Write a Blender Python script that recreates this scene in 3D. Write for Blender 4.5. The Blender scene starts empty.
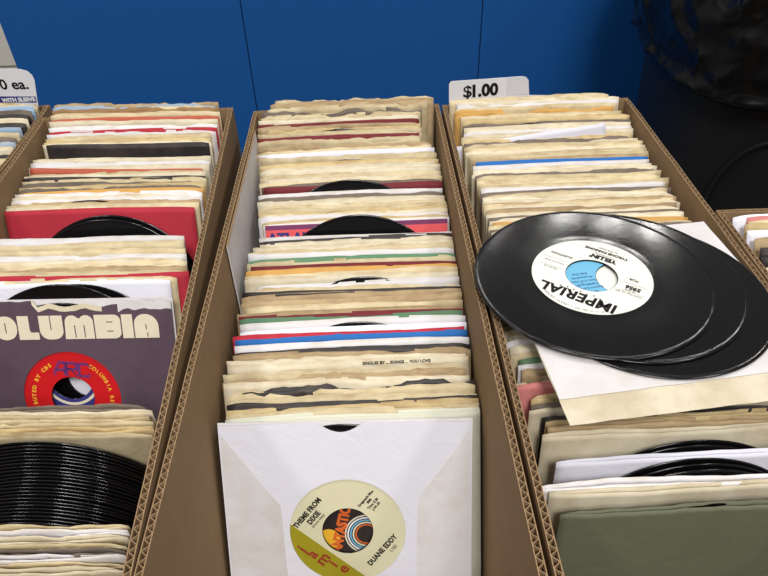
import bpy, bmesh, math, random
from mathutils import Vector, Matrix, noise
import numpy as np
random.seed(7)
C = bpy.context.scene.collection
PI = math.pi
H = 1.306            # camera height above the hall floor
ZF = 0.748           # inner floor of the boxes
RIM = 0.980          # rim of the boxes
F = 670.0
# ---------------------------------------------------------------- camera frame
Yc = np.array([-32, 558, -F]); Yc /= np.linalg.norm(Yc)
Zc = -np.array([26, -810, -F]); Zc /= np.linalg.norm(Zc)
Zc = Zc - Yc * Zc.dot(Yc); Zc /= np.linalg.norm(Zc)
Xc = np.cross(Yc, Zc)
def ray(px, py):
    d = np.array([(px - 384) / F, (288 - py) / F, -1.0])
    return np.array([Xc.dot(d), Yc.dot(d), Zc.dot(d)])
def atz(px, py, z):
    r = ray(px, py); k = (z - H) / r[2]; return Vector((r[0] * k, r[1] * k, z))
def aty(px, py, y):
    r = ray(px, py); k = y / r[1]; return Vector((r[0] * k, y, r[2] * k + H))
cam_data = bpy.data.cameras.new('camera'); cam = bpy.data.objects.new('camera', cam_data); C.objects.link(cam)
cam_data.sensor_width = 36; cam_data.lens = F * 36 / 768; cam_data.clip_start = .01
cam.matrix_world = Matrix(((Xc[0], Xc[1], Xc[2], 0), (Yc[0], Yc[1], Yc[2], 0), (Zc[0], Zc[1], Zc[2], H), (0, 0, 0, 1)))
bpy.context.scene.camera = cam

# ---------------------------------------------------------------- helpers
def S(r, g, b):
    f = lambda c: (c / 255 / 12.92) if c / 255 <= .04045 else ((c / 255 + .055) / 1.055) ** 2.4
    return (f(r), f(g), f(b), 1)
def new_mat(name):
    m = bpy.data.materials.new(name); m.use_nodes = True
    return m, m.node_tree.nodes, m.node_tree.links, m.node_tree.nodes['Principled BSDF']
def plain(name, col, rough=.6, spec=.5, bump=0, scale=200, coat=0, var=.0):
    m, N, L, P = new_mat(name)
    P.inputs['Roughness'].default_value = rough; P.inputs['Specular IOR Level'].default_value = spec
    P.inputs['Coat Weight'].default_value = coat
    t = N.new('ShaderNodeTexCoord'); n = N.new('ShaderNodeTexNoise'); n.inputs['Scale'].default_value = scale; n.inputs['Detail'].default_value = 4
    L.new(t.outputs['Object'], n.inputs['Vector'])
    if var:
        mx = N.new('ShaderNodeMix'); mx.data_type = 'RGBA'
        mx.inputs['A'].default_value = [c * (1 - var) for c in col[:3]] + [1]; mx.inputs['B'].default_value = [min(1, c * (1 + var)) for c in col[:3]] + [1]
        L.new(n.outputs['Fac'], mx.inputs['Factor']); L.new(mx.outputs['Result'], P.inputs['Base Color'])
    else:
        P.inputs['Base Color'].default_value = col
    if name == 'bag_plastic': n.inputs['Scale'].default_value = 16; n.inputs['Distortion'].default_value = 2.5; n.noise_type = 'RIDGED_MULTIFRACTAL'
    if bump:
        b = N.new('ShaderNodeBump'); b.inputs['Strength'].default_value = bump; b.inputs['Distance'].default_value = .006 if name == 'bag_plastic' else .001
        L.new(n.outputs['Fac'], b.inputs['Height']); L.new(b.outputs['Normal'], P.inputs['Normal'])
    return m
def paper(name, base, stain, amt=.5, rough=.75, edge=.5):
    """aged paper: blotches, a few foxing spots, a browned top edge, fine creases"""
    m, N, L, P = new_mat(name)
    P.inputs['Roughness'].default_value = rough; P.inputs['Specular IOR Level'].default_value = .25
    t = N.new('ShaderNodeTexCoord'); oi = N.new('ShaderNodeObjectInfo')
    ad = N.new('ShaderNodeVectorMath'); ad.operation = 'ADD'
    sc = N.new('ShaderNodeVectorMath'); sc.operation = 'SCALE'; sc.inputs['Scale'].default_value = 13
    cb = N.new('ShaderNodeCombineXYZ'); L.new(oi.outputs['Random'], cb.inputs[0]); L.new(oi.outputs['Random'], cb.inputs[2])
    L.new(cb.outputs[0], sc.inputs[0]); L.new(t.outputs['Object'], ad.inputs[0]); L.new(sc.outputs[0], ad.inputs[1])
    n1 = N.new('ShaderNodeTexNoise'); n1.inputs['Scale'].default_value = 22; n1.inputs['Detail'].default_value = 6; n1.inputs['Roughness'].default_value = .65
    L.new(ad.outputs[0], n1.inputs['Vector'])
    mr = N.new('ShaderNodeMapRange'); mr.inputs['From Min'].default_value = .42; mr.inputs['From Max'].default_value = .72; mr.inputs['To Max'].default_value = amt
    L.new(n1.outputs['Fac'], mr.inputs['Value'])
    # browned top edge
    sp = N.new('ShaderNodeSeparateXYZ'); L.new(t.outputs['Generated'], sp.inputs[0])
    n2 = N.new('ShaderNodeTexNoise'); n2.inputs['Scale'].default_value = 60; n2.inputs['Detail'].default_value = 3; L.new(ad.outputs[0], n2.inputs['Vector'])
    m2 = N.new('ShaderNodeMath'); m2.operation = 'MULTIPLY_ADD'; m2.inputs[1].default_value = .05; L.new(n2.outputs['Fac'], m2.inputs[0]); L.new(sp.outputs['Z'], m2.inputs[2])
    e = N.new('ShaderNodeMapRange'); e.inputs['From Min'].default_value = 1.008; e.inputs['From Max'].default_value = 1.034; e.inputs['To Max'].default_value = edge
    L.new(m2.outputs[0], e.inputs['Value'])
    mxm = N.new('ShaderNodeMath'); mxm.operation = 'MAXIMUM'; L.new(mr.outputs[0], mxm.inputs[0]); L.new(e.outputs[0], mxm.inputs[1])
    mx = N.new('ShaderNodeMix'); mx.data_type = 'RGBA'; mx.inputs['A'].default_value = base; mx.inputs['B'].default_value = stain
    L.new(mxm.outputs[0], mx.inputs['Factor'])
    hs = N.new('ShaderNodeHueSaturation'); L.new(mx.outputs['Result'], hs.inputs['Color'])
    v = N.new('ShaderNodeMapRange'); v.inputs['To Min'].default_value = .88; v.inputs['To Max'].default_value = 1.08; L.new(oi.outputs['Random'], v.inputs['Value']); L.new(v.outputs[0], hs.inputs['Value'])
    L.new(hs.outputs['Color'], P.inputs['Base Color'])
    b = N.new('ShaderNodeBump'); b.inputs['Strength'].default_value = .35; b.inputs['Distance'].default_value = .0015
    n3 = N.new('ShaderNodeTexNoise'); n3.inputs['Scale'].default_value = 45; n3.inputs['Detail'].default_value = 5; n3.inputs['Distortion'].default_value = 1.5
    L.new(ad.outputs[0], n3.inputs['Vector']); L.new(n3.outputs['Fac'], b.inputs['Height']); L.new(b.outputs['Normal'], P.inputs['Normal'])
    return m
PM = {
 'W': paper('paper_white', S(213, 211, 215), S(184, 172, 152), .45, edge=.7),
 'L': paper('paper_bright_white', S(219, 219, 231), S(212, 211, 220), .2, edge=.0),
 'I': paper('paper_ivory', S(216, 207, 184), S(166, 144, 108), .6, edge=.8),
 'C': paper('paper_cream', S(206, 192, 158), S(146, 120, 84), .7, edge=.85),
 'Y': paper('paper_yellowed', S(200, 180, 136), S(138, 108, 70), .75, edge=.8),
 'T': paper('paper_tan', S(176, 154, 120), S(116, 92, 64), .75, edge=.8),
 'B': paper('paper_brown', S(150, 118, 82), S(104, 78, 52), .6),
 'M': paper('paper_maroon', S(112, 42, 48), S(84, 34, 36), .5, edge=.2),
 'R': paper('paper_red', S(178, 46, 62), S(148, 40, 52), .4, edge=.1),
 'V': paper('paper_orange_red', S(172, 88, 68), S(150, 78, 58), .4, edge=.1),
 'O': paper('paper_ochre', S(200, 156, 88), S(168, 118, 56), .5),
 'K': paper('paper_black', S(40, 36, 38), S(84, 74, 66), .5, rough=.45, edge=.3),
 'D': paper('paper_dirty_grey', S(120, 108, 98), S(72, 62, 56), .8),
 'G': paper('paper_green', S(86, 128, 100), S(110, 120, 84), .5, edge=.2),
 'E': paper('paper_grey_green', S(100, 103, 84), S(88, 89, 70), .35, edge=.7),
 'U': paper('paper_blue', S(40, 106, 178), S(60, 90, 140), .3, edge=.1),
 'A': paper('paper_pale_blue', S(140, 164, 190), S(170, 160, 140), .6),
 'P': paper('paper_pink', S(206, 128, 128), S(180, 120, 110), .4),
 'Q': paper('paper_plum', S(92, 74, 88), S(72, 58, 66), .4, rough=.6, edge=.3),
 'S': paper('paper_greenish_white', S(198, 200, 186), S(190, 186, 158), .4),
}
CN = {'W': 'white', 'L': 'bright white', 'I': 'ivory', 'C': 'cream', 'Y': 'yellowed', 'T': 'tan', 'B': 'brown', 'M': 'maroon', 'R': 'red', 'V': 'orange-red',
      'O': 'ochre', 'K': 'black', 'D': 'dirty grey', 'G': 'green', 'E': 'grey-green', 'U': 'blue', 'A': 'pale blue', 'P': 'pink', 'Q': 'plum', 'S': 'greenish white'}
def vinyl_mat():
    m, N, L, P = new_mat('vinyl')
    P.inputs['Base Color'].default_value = S(13, 12, 14); P.inputs['Roughness'].default_value = .3; P.inputs['Specular IOR Level'].default_value = .4
    t = N.new('ShaderNodeTexCoord'); ln = N.new('ShaderNodeVectorMath'); ln.operation = 'LENGTH'
    mp = N.new('ShaderNodeMapping'); mp.inputs['Scale'].default_value = (1, 1, 0); L.new(t.outputs['Object'], mp.inputs['Vector']); L.new(mp.outputs[0], ln.inputs[0])
    w = N.new('ShaderNodeTexNoise'); w.noise_dimensions = '1D'; w.inputs['Scale'].default_value = 2500; w.inputs['Detail'].default_value = 2; L.new(ln.outputs['Value'], w.inputs['W'])
    b = N.new('ShaderNodeBump'); b.inputs['Strength'].default_value = .05; b.inputs['Distance'].default_value = .0001; L.new(w.outputs['Fac'], b.inputs['Height']); L.new(b.outputs['Normal'], P.inputs['Normal'])
    r = N.new('ShaderNodeTexNoise'); r.inputs['Scale'].default_value = 30; r.inputs['Detail'].default_value = 5; L.new(t.outputs['Object'], r.inputs['Vector'])
    mr = N.new('ShaderNodeMapRange'); mr.inputs['To Min'].default_value = .07; mr.inputs['To Max'].default_value = .2; L.new(r.outputs['Fac'], mr.inputs['Value']); L.new(mr.outputs[0], P.inputs['Roughness'])
    return m
M = {
 'vinyl': vinyl_mat(),
 'kraft': plain('cardboard_kraft', S(143, 118, 89), .85, .2, .25, 60, var=.12),
 'flute': plain('cardboard_flute', S(136, 111, 80), .9, .2, .2, 120, var=.1),
 'blue': plain('wall_blue', S(16, 78, 146), .5, .3, .05, 30, var=.04),
 'black_ink': plain('ink_black', S(24, 22, 24), .6, .2),
 'card': plain('sign_card', S(226, 226, 232), .35, .4, .03, 40, var=.02),
 'tape': plain('clear_tape', S(214, 214, 222), .2, .6),
 'bag': plain('bag_plastic', S(10, 10, 11), .3, .45, .5, 16),
 'bin': plain('bin_plastic', S(20, 20, 22), .5, .4, .1, 80),
 'lab_white': plain('label_white', S(222, 222, 214), .45, .3, .02, 60, var=.03),
 'lab_cream': plain('label_cream', S(206, 202, 172), .45, .3, .02, 60, var=.04),
 'lab_blue': plain('label_light_blue', S(104, 172, 206), .45, .3, .02, 60, var=.03),
 'lab_red': plain('label_red', S(190, 24, 30), .45, .3, .02, 60, var=.04),
 'olive': plain('ink_olive', S(150, 140, 32), .5, .3),
 'rust': plain('ink_rust', S(140, 52, 34), .5, .3),
 'orange': plain('ink_orange', S(206, 98, 44), .5, .3),
 'yellow': plain('ink_yellow', S(222, 170, 50), .5, .3),
 'lime': plain('ink_lime', S(196, 214, 40), .5, .3),
 'inkblue': plain('ink_blue', S(54, 54, 120), .5, .3),
 'inkpurple': plain('ink_purple', S(120, 60, 100), .5, .3),
 'inkred': plain('ink_red', S(222, 92, 96), .5, .3),
 'inkcream': plain('ink_cream', S(214, 206, 184), .6, .3, .05, 80, var=.06),
 'white_print': plain('ink_white', S(226, 226, 230), .5, .3),
 'concrete': plain('floor_concrete', S(110, 108, 104), .7, .3, .1, 20, var=.1),
 'block': plain('wall_block', S(196, 192, 184), .8, .2, .3, 60, var=.05),
 'mortar': plain('wall_mortar', S(150, 146, 140), .9, .2),
 'table': plain('table_laminate', S(90, 78, 66), .5, .4, .05, 40, var=.1),
 'metal': plain('table_metal', S(60, 60, 62), .35, .6),
 'seam': plain('seam_dark', S(10, 30, 70), .7, .2),
}
def link(name, me, mat=None, parent=None):
    o = bpy.data.objects.new(name, me); C.objects.link(o)
    if mat is not None and me is not None:
        me.materials.clear(); me.materials.append(mat)
    if parent: o.parent = parent
    return o
def tag(o, label=None, cat=None, group=None, kind=None):
    if label: o['label'] = label
    if cat: o['category'] = cat
    if group: o['group'] = group
    if kind: o['kind'] = kind
    return o
def from_bm(name, bm, mat, parent=None, smooth=False):
    me = bpy.data.meshes.new(name); bm.normal_update(); bm.to_mesh(me); bm.free()
    if smooth:
        for p in me.polygons: p.use_smooth = True
    return link(name, me, mat, parent)
def bm_box(bm, x0, x1, y0, y1, z0, z1):
    v = [bm.verts.new(p) for p in ((x0, y0, z0), (x1, y0, z0), (x1, y1, z0), (x0, y1, z0), (x0, y0, z1), (x1, y0, z1), (x1, y1, z1), (x0, y1, z1))]
    for f in ((3, 2, 1, 0), (4, 5, 6, 7), (0, 1, 5, 4), (1, 2, 6, 5), (2, 3, 7, 6), (3, 0, 4, 7)): bm.faces.new([v[i] for i in f])
def curve_mesh(name, loops, extrude, mat, parent, closed=True):
    """flat plate in local XY from outline and hole loops, thickness 2*extrude"""
    cu = bpy.data.curves.new(name, 'CURVE'); cu.dimensions = '2D'; cu.fill_mode = 'BOTH'; cu.extrude = extrude
    for lp in loops:
        s = cu.splines.new('POLY'); s.points.add(len(lp) - 1); s.use_cyclic_u = True
        for i, (x, y) in enumerate(lp): s.points[i].co = (x, y, 0, 1)
    return bake(name, cu, mat, parent)
def bake(name, cu, mat, parent):
    t = bpy.data.objects.new('tmp', cu); C.objects.link(t)
    dg = bpy.context.evaluated_depsgraph_get()
    me = bpy.data.meshes.new_from_object(t.evaluated_get(dg)); me.name = name
    bpy.data.objects.remove(t); bpy.data.curves.remove(cu)
    return link(name, me, mat, parent)
def text(s, size, mat, parent, loc, rot=0, bold=0, extrude=.00012, name='lettering', align='CENTER', space=1, xs=1, vert='CENTER', shear=0):
    cu = bpy.data.curves.new(name, 'FONT'); cu.body = s; cu.size = size; cu.extrude = extrude; cu.offset = bold
    cu.align_x = align; cu.align_y = vert; cu.space_character = space; cu.shear = shear; cu.resolution_u = 3
    o = bake(name, cu, mat, parent); o.location = loc; o.rotation_euler = (0, 0, rot); o.scale = (xs, 1, 1)
    return o
def circ(r, n=64, cx=0, cy=0, a0=0, rev=False):
    L = [(cx + r * math.cos(a0 + 2 * PI * i / n), cy + r * math.sin(a0 + 2 * PI * i / n)) for i in range(n)]
    return L[::-1] if rev else L
ORD = ['first', 'second', 'third', 'fourth', 'fifth', 'sixth', 'seventh', 'eighth', 'ninth', 'tenth', 'eleventh', 'twelfth', 'thirteenth', 'fourteenth', 'fifteenth', 'sixteenth', 'seventeenth', 'eighteenth', 'nineteenth', 'twentieth', 'twenty-first', 'twenty-second', 'twenty-third', 'twenty-fourth']

# ---------------------------------------------------------------- corrugated boxes
def panel(name, L, h, parent, loc, rz, t=.0046, seed=0, bulge=0, bc=.3):
    """corrugated board standing along local X: two liners and a fluted core, one mesh"""
    rnd = random.Random(seed); bm = bmesh.new(); ln = .0006
    n = max(2, int(L / .02)); tops = [h + rnd.uniform(-.0006, .0003) for _ in range(n + 1)]
    for y0, y1 in ((-t / 2, -t / 2 + ln), (t / 2 - ln, t / 2)):
        a = []
        for i in range(n + 1):
            x = L * i / n; z = tops[i]
            a.append([bm.verts.new(p) for p in ((x, y0, 0), (x, y1, 0), (x, y1, z), (x, y0, z))])
        for i in range(n):
            for k in range(4): bm.faces.new((a[i][k], a[i + 1][k], a[i + 1][(k + 1) % 4], a[i][(k + 1) % 4]))
        bm.faces.new(a[0]); bm.faces.new(a[-1][::-1])
    per = .0066; m = int(L / per * 8); A = t / 2 - ln; th = .00022; prev = None
    for i in range(m + 1):
        x = L * i / m; ph = 2 * PI * x / per; y = A * math.sin(ph) * 1.0
        c = [bm.verts.new(p) for p in ((x, y - th * 1.6, 0), (x, y + th * 1.6, 0), (x, y + th * 1.6, h - .0006), (x, y - th * 1.6, h - .0006))]
        if prev:
            for k in range(4): bm.faces.new((prev[k], c[k], c[(k + 1) % 4], prev[(k + 1) % 4]))
        prev = c
    if bulge:
        for v in bm.verts: v.co.y += bulge * math.exp(-((v.co.x - bc) / .11) ** 2) * min(1, .4 + v.co.z / h)
    bmesh.ops.recalc_face_normals(bm, faces=bm.faces)
    o = from_bm(name, bm, M['kraft'], parent); o.location = loc; o.rotation_euler = (0, 0, rz)
    return o
def make_box(x0, x1, y0, y1, yaw, piv, label, seed, bl=0, br=0):
    """inner extents; rotated by yaw about the pivot point"""
    t = .0046
    r = link('cardboard_box', None); r.location = (piv[0], piv[1], .745); r.rotation_euler = (0, 0, yaw)
    tag(r, label, 'box', 'long cardboard boxes of records')
    X0, X1, Y0, Y1 = x0 - piv[0], x1 - piv[0], y0 - piv[1], y1 - piv[1]; h = RIM - .745 - .0002; L = Y1 - Y0
    panel('side_panel', L, h, r, (X0 - t / 2, Y0, .0002), PI / 2, t, seed, bl); panel('side_panel', L, h, r, (X1 + t / 2, Y0, .0002), PI / 2, t, seed + 1, br)
    W = X1 - X0 + 2 * t
    panel('end_panel', W, h, r, (X0 - t, Y0 - t / 2, .0002), 0, t, seed + 2); panel('end_panel', W, h, r, (X0 - t, Y1 + t / 2, .0002), 0, t, seed + 3)
    bm = bmesh.new(); bm_box(bm, X0, X1, Y0, Y1, .0002, .003); from_bm('bottom_panel', bm, M['kraft'], r)
    return r
boxM = make_box(-.1240, .0752, .085, .7065, 0.0, (0, .4), 'open cardboard box in the middle, packed with records, plain white sleeve in front', 10)
boxL = make_box(-.3400, -.1355, .085, .7190, .042, (-.1355, .19), 'open cardboard box left of the middle one, holding the stack of bare black records', 20, bl=.030)
boxR = make_box(.0880, .2890, .085, .7030, 0.0, (.19, .4), 'open cardboard box right of the middle one, with loose records lying on top', 30)
box0 = make_box(-.5620, -.3550, .115, .7450, .042, (-.3550, .29), 'open cardboard box at the far left edge, holding the rounded price sign', 40, br=.032)
box4 = make_box(.3010, .5010, -.15, .4720, 0.0, (.4, .2), 'open cardboard box at the far right edge, in front of the garbage bin', 50)

# ---------------------------------------------------------------- record sleeves
ZP = {'M': [(.15, .912), (.317, .9178), (.36, .9275), (.5, .943), (.6, .952), (.655, .962), (.68, .972), (.70, .992)],
      'L': [(.10, .932), (.32, .933), (.44, .932), (.47, .944), (.53, .956), (.6, .962), (.66, .968), (.68, .974), (.705, .990)],
      'R': [(.15, .934), (.24, .940), (.30, .955), (.34, .966), (.5, .966), (.6, .966), (.66, .971), (.68, .976), (.70, .992)],
      '0': [(.1, .94), (.5, .955), (.6, .968), (.71, .990)], '4': [(-.2, .95), (.3, .965), (.40, .972), (.468, .986)]}
def lin(T, v):
    if v <= T[0][0]: return T[0][1]
    for (a, b), (c, d) in zip(T, T[1:]):
        if v <= c: return b + (d - b) * (v - a) / (c - a)
    return T[-1][1]
LN = {'L': [(.33, -6), (.40, 26), (.55, 22), (.705, 12)], 'R': [(.285, 7), (.33, 20), (.55, 20), (.705, 12)]}
def lean_at(wy, bx='M'): return math.radians(lin(LN.get(bx, [(.2, 26), (.42, 26), (.55, 22), (.705, 12)]), wy))
def solve_y(bx, px, py):
    y = .5
    for _ in range(60):
        z = lin(ZP[bx], y); y = .5 * y + .5 * atz(px, py, z).y
    return y
YAW = {'M': 0, 'L': -.028, 'R': 0, '0': .042, '4': 0}
WALL = {'M': lambda y: (-.1235, .0747), 'L': lambda y: (-.3385 - .042 * (y - .19) - .030 * math.exp(-((y - .385) / .11) ** 2), -.1365 - .042 * (y - .19)), 'R': lambda y: (.0885, .2885),
        '0': lambda y: (-.556 - .042 * (y - .29), -.3560 - .042 * (y - .29)), '4': lambda y: (.302, .5)}
BN = {'M': 'middle box', 'L': 'left box', 'R': 'right box', '0': 'far left box', '4': 'far right box'}

def sheet(bm, w, nx, top, yf, th, zs):
    F_, B_ = [], []
    for i in range(nx + 1):
        x = -w / 2 + w * i / nx; h = top(x); cf, cb = [], []
        for s in zs:
            z = s * h; y = yf(x, s)
            cf.append(bm.verts.new((x, y - th / 2, z))); cb.append(bm.verts.new((x, y + th / 2, z)))
        F_.append(cf); B_.append(cb)
    k = len(zs) - 1
    for i in range(nx):
        for j in range(k):
            bm.faces.new((F_[i][j], F_[i + 1][j], F_[i + 1][j + 1], F_[i][j + 1]))
            bm.faces.new((B_[i + 1][j], B_[i][j], B_[i][j + 1], B_[i + 1][j + 1]))
        bm.faces.new((F_[i][k], F_[i + 1][k], B_[i + 1][k], B_[i][k])); bm.faces.new((F_[i + 1][0], F_[i][0], B_[i][0], B_[i + 1][0]))
    for j in range(k):
        bm.faces.new((F_[0][j], F_[0][j + 1], B_[0][j + 1], B_[0][j])); bm.faces.new((F_[nx][j + 1], F_[nx][j], B_[nx][j], B_[nx][j + 1]))
ZS = [0, .3, .55, .72, .82, .89, .94, .975, 1]
def sleeve_mesh(w, h, rag, seed, gap=.0011, wav=.0007, notch=None):
    rnd = random.Random(seed); bm = bmesh.new(); nx = 40 if rag > .5 else 28
    ph = [rnd.uniform(0, 9) for _ in range(8)]; am = [rnd.uniform(.4, 1) for _ in range(4)]
    bow = rnd.uniform(-.0012, .0012)
    def c(x, s):
        u = x / w
        return s ** 3 * (wav * (am[0] * math.sin(9 * u + ph[0]) + .6 * am[1] * math.sin(23 * u + ph[1]) + .35 * am[2] * math.sin(51 * u + ph[2])) + bow * (4 * u * u))
    def tp(k, front):
        dr = rnd.uniform(0, .0012) if front else 0
        sk = rnd.uniform(-.006, .006) * (1 + rag)
        cl, cr = rnd.uniform(0, .004) * (rag + .3), rnd.uniform(0, .004) * (rag + .3)
        # tears
        tears = [(rnd.uniform(-.5, .5), rnd.uniform(.03, .14), rnd.uniform(.0008, .004) * rag) for _ in range(int(rag * 4 + .6))]
        def f(x):
            u = x / w; v = h - dr + sk * u * .3
            v += rag * .0010 * noise.noise((u * 14 + k, k * 3.1, 0)) + rag * .0012 * noise.noise((u * 45, k, 5)) + .0005 * math.sin(6 * u + ph[5])
            for a, b, d in tears:
                if abs(u - a) < b: v -= d * (1 - (abs(u - a) / b) ** 4)
            v -= cl * max(0, (-u - .44) / .06) ** 1.5 + cr * max(0, (u - .44) / .06) ** 1.5
            if notch and front: 
                q = 1 - (x - notch[0]) ** 2 / notch[1] ** 2
                if q > 0: v -= notch[2] * math.sqrt(q)
            return v
        return f
    g = lambda x, s: gap * (1 - abs(2 * x / w) ** 4) * (.35 + .65 * min(1, s * 4)) + .0002
    th = .00034
    sheet(bm, w, nx, tp(seed * .37, True), lambda x, s: c(x, s) - g(x, s) - .0001, th, ZS)
    sheet(bm, w, nx, tp(seed * .71 + 5, False), lambda x, s: c(x, s) + g(x, s) + .0001, th, ZS)
    # closed sides and bottom strip
    return bm
def make_sleeve(bx, xc, wy, zt, w, col, rag=.5, roll=0, h=.186, seed=None, gap=.0011, wav=.0007, lean=None, notch=None, yaw=0):
    seed = seed if seed is not None else random.randrange(10 ** 6)
    th = lean_at(wy, bx) if lean is None else lean
    bm = sleeve_mesh(w, h, rag, seed, gap, wav, notch)
    o = from_bm('record_sleeve', bm, PM[col], None, True)
    base = Vector((xc, wy - h * math.sin(th), max(ZF + .0006, zt - h * math.cos(th))))
    R = Matrix.Rotation(YAW[bx] + yaw, 4, 'Z') @ Matrix.Rotation(-th, 4, 'X') @ Matrix.Translation((0, 0, h / 2)) @ Matrix.Rotation(roll, 4, 'Y') @ Matrix.Translation((0, 0, -h / 2))
    if YAW[bx]: base.x += h * math.sin(th) * math.sin(YAW[bx])
    o.matrix_world = Matrix.Translation(base) @ R
    return o

def lathe(prof, n=96):
    bm = bmesh.new(); rings = []
    for r, z in prof: rings.append([bm.verts.new((r * math.cos(2 * PI * i / n), r * math.sin(2 * PI * i / n), z)) for i in range(n)])
    for a, b in zip(rings, rings[1:] + rings[:1]):
        for i in range(n): bm.faces.new((a[i], a[(i + 1) % n], b[(i + 1) % n], b[i]))
    bmesh.ops.recalc_face_normals(bm, faces=bm.faces)
    return bm
_half = [(.0190, .0007), (.0194, .00074), (.0436, .00074), (.0441, .0007), (.0447, .0005), (.0452, .0005), (.0498, .0005), (.0503, .00048), (.0508, .0005), (.0840, .0005), (.0846, .0005), (.0852, .00068), (.0858, .00074), (.0864, .00072), (.0869, .00055), (.0872, .0003)]
VP_ = [(r, -z) for r, z in _half] + [(.0873, 0)] + _half[::-1]
disc_me = None
def vinyl_mesh():
    global disc_me
    if disc_me is None:
        bm = lathe(VP_); bm.normal_update(); disc_me = bpy.data.meshes.new('vinyl_disc'); bm.to_mesh(disc_me); bm.free()
        disc_me.materials.append(M['vinyl'])
        for p in disc_me.polygons: p.use_smooth = True
    return disc_me
def bare_record(bx, px, py, label, group, zoff=0, wy=None, dy=0):
    """record standing in the row: its topmost point lies under that pixel"""
    y = solve_y(bx, px, py) + dy if wy is None else wy
    z = lin(ZP[bx], y) + zoff
    if wy is None: p = atz(px, py, z); y = p.y + dy; x = p.x
    else: x = aty(px, py, y).x
    th = lean_at(y, bx); R = .0873
    o = bpy.data.objects.new('vinyl_record', vinyl_mesh()); C.objects.link(o)
    up = Vector((0, math.sin(th), math.cos(th)))
    o.matrix_world = Matrix.Translation(Vector((x, y, z)) - up * R) @ Matrix.Rotation(YAW[bx], 4, 'Z') @ Matrix.Rotation(-th + PI / 2, 4, 'X') @ Matrix.Rotation(random.uniform(0, 6), 4, 'Z')
    tag(o, label, 'record', group)
    return o

GRP = {'M': 'record sleeves in the middle box', 'L': 'record sleeves in the left box', 'R': 'record sleeves in the right box',
       '0': 'record sleeves in the far left box', '4': 'record sleeves in the far right box'}
def build_rows(bx, rows, fill='CCCIICYTWID', step=.0050, width=.184):
    items = []
    for y, xl, xr, col, op in rows:
        xm = (xl + xr) / 2 if (xl is not None and xr is not None) else (xr - 90 if xr is not None else xl + 90)
        wy = solve_y(bx, xm, y); z = lin(ZP[bx], wy)
        if xl is not None and xr is not None:
            a, b = atz(xl, y, z).x, atz(xr, y, z).x; w = min(.188, max(.176, b - a)); xc = (a + b) / 2
        elif xr is not None: w = width; b = atz(xr, y, z).x; xc = b - w / 2
        else: w = width; a = atz(xl, y, z).x; xc = a + w / 2
        items.append(dict(wy=wy, z=z, xc=xc, w=w, col=col, **op))
    items.sort(key=lambda d: d['wy'])
    out = []
    for a, b in zip(items, items[1:] + [None]):
        out.append(a)
        if b is None or a.get('nofill'): continue
        gp = b['wy'] - a['wy']; n = int(round(gp / step)) - 1
        for k in range(1, n + 1):
            t = k / (n + 1); wy = a['wy'] + gp * t
            out.append(dict(wy=wy, z=lin(ZP[bx], wy) + random.uniform(-.0012, .0006), xc=a['xc'] + (b['xc'] - a['xc']) * t + random.uniform(-.0022, .0022), w=random.uniform(.179, .185), col=random.choice(fill), rag=random.uniform(.2, 1.0)))
    marks = [i for i, d in enumerate(out) if d.get('lm')]
    def place(i):
        nr = [m for m in marks if m < i]; fr = [m for m in marks if m > i]
        a = i - nr[-1] if nr else 99; b = fr[0] - i if fr else 99
        return ('behind', ORD[min(a, 24) - 1], out[nr[-1]]['lm']) if a <= b else ('before', ORD[min(b, 24) - 1], out[fr[0]]['lm'])
    prevwy = .3159 if bx == 'M' else -9
    for di, d in enumerate(out):
        d['wy'] = max(d['wy'], prevwy + .0026); prevwy = d['wy']
        lo, hi = WALL[bx](d['wy'])
        w = min(d['w'], hi - lo - .003); th = lean_at(d['wy'], bx)
        xc = min(max(d['xc'], lo + w / 2 + .0015), hi - w / 2 - .0015)
        if d.get('custom'): 
            d['custom'](d['wy'], d['z'], xc, w, th)
        else:
            rag = d.get('rag', .5)
            o = make_sleeve(bx, xc, d['wy'], d['z'] + d.get('dz', 0), w, d['col'], rag, d.get('roll', 0), gap=d.get('gap', .0011), wav=d.get('wav', .0007), notch=d.get('notch'), seed=d.get('seed'))
            if d.get('deco'): d['deco'](o, w)
            if d.get('lab'): label = d['lab']
            else:
                tx = ' ragged' if rag > .85 else (' worn' if rag > .5 else (' plain' if rag > .3 else ' smooth'))
                label = None
            if label is None:
                o_desc = (CN[d['col']] + tx + ' sleeve').strip()
                way, od, lm = place(di)
                label = '%s in %s, %s %s the %s' % (o_desc, BN[bx], od, way, lm)
            tag(o, label, 'record sleeve', GRP[bx])

REC = 'records peeking out of the sleeves'

# ---- printed decorations on sleeves (children of the sleeve)
def deco_atlantic(o, w):
    y = -.0030
    bm = bmesh.new(); bm_box(bm, -w / 2 + .002, w / 2 - .002, y, y + .0003, .150, .1800); q = from_bm('printed_band', bm, M['inkred'], o); q['label'] = 'salmon pink printed band'
    bm = bmesh.new(); bm_box(bm, -w / 2 + .002, w / 2 - .002, y, y + .0003, .1800, .1845); q = from_bm('printed_band', bm, M['inkpurple'], o); q['label'] = 'purple printed band'
    t = text('ATLANTIC', .0135, M['inkblue'], o, (-w / 2 + .004, y - .0002, .1715), bold=.0006, align='LEFT'); t.rotation_euler = (PI / 2, 0, 0)
def deco_smallprint(o, w):
    t = text('SINGLES BY ... SONGS ... YOU LOVE', .0034, M['black_ink'], o, (w * .20, -.0022, .1838), bold=.0001, align='CENTER'); t.rotation_euler = (PI / 2, 0, 0)

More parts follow.
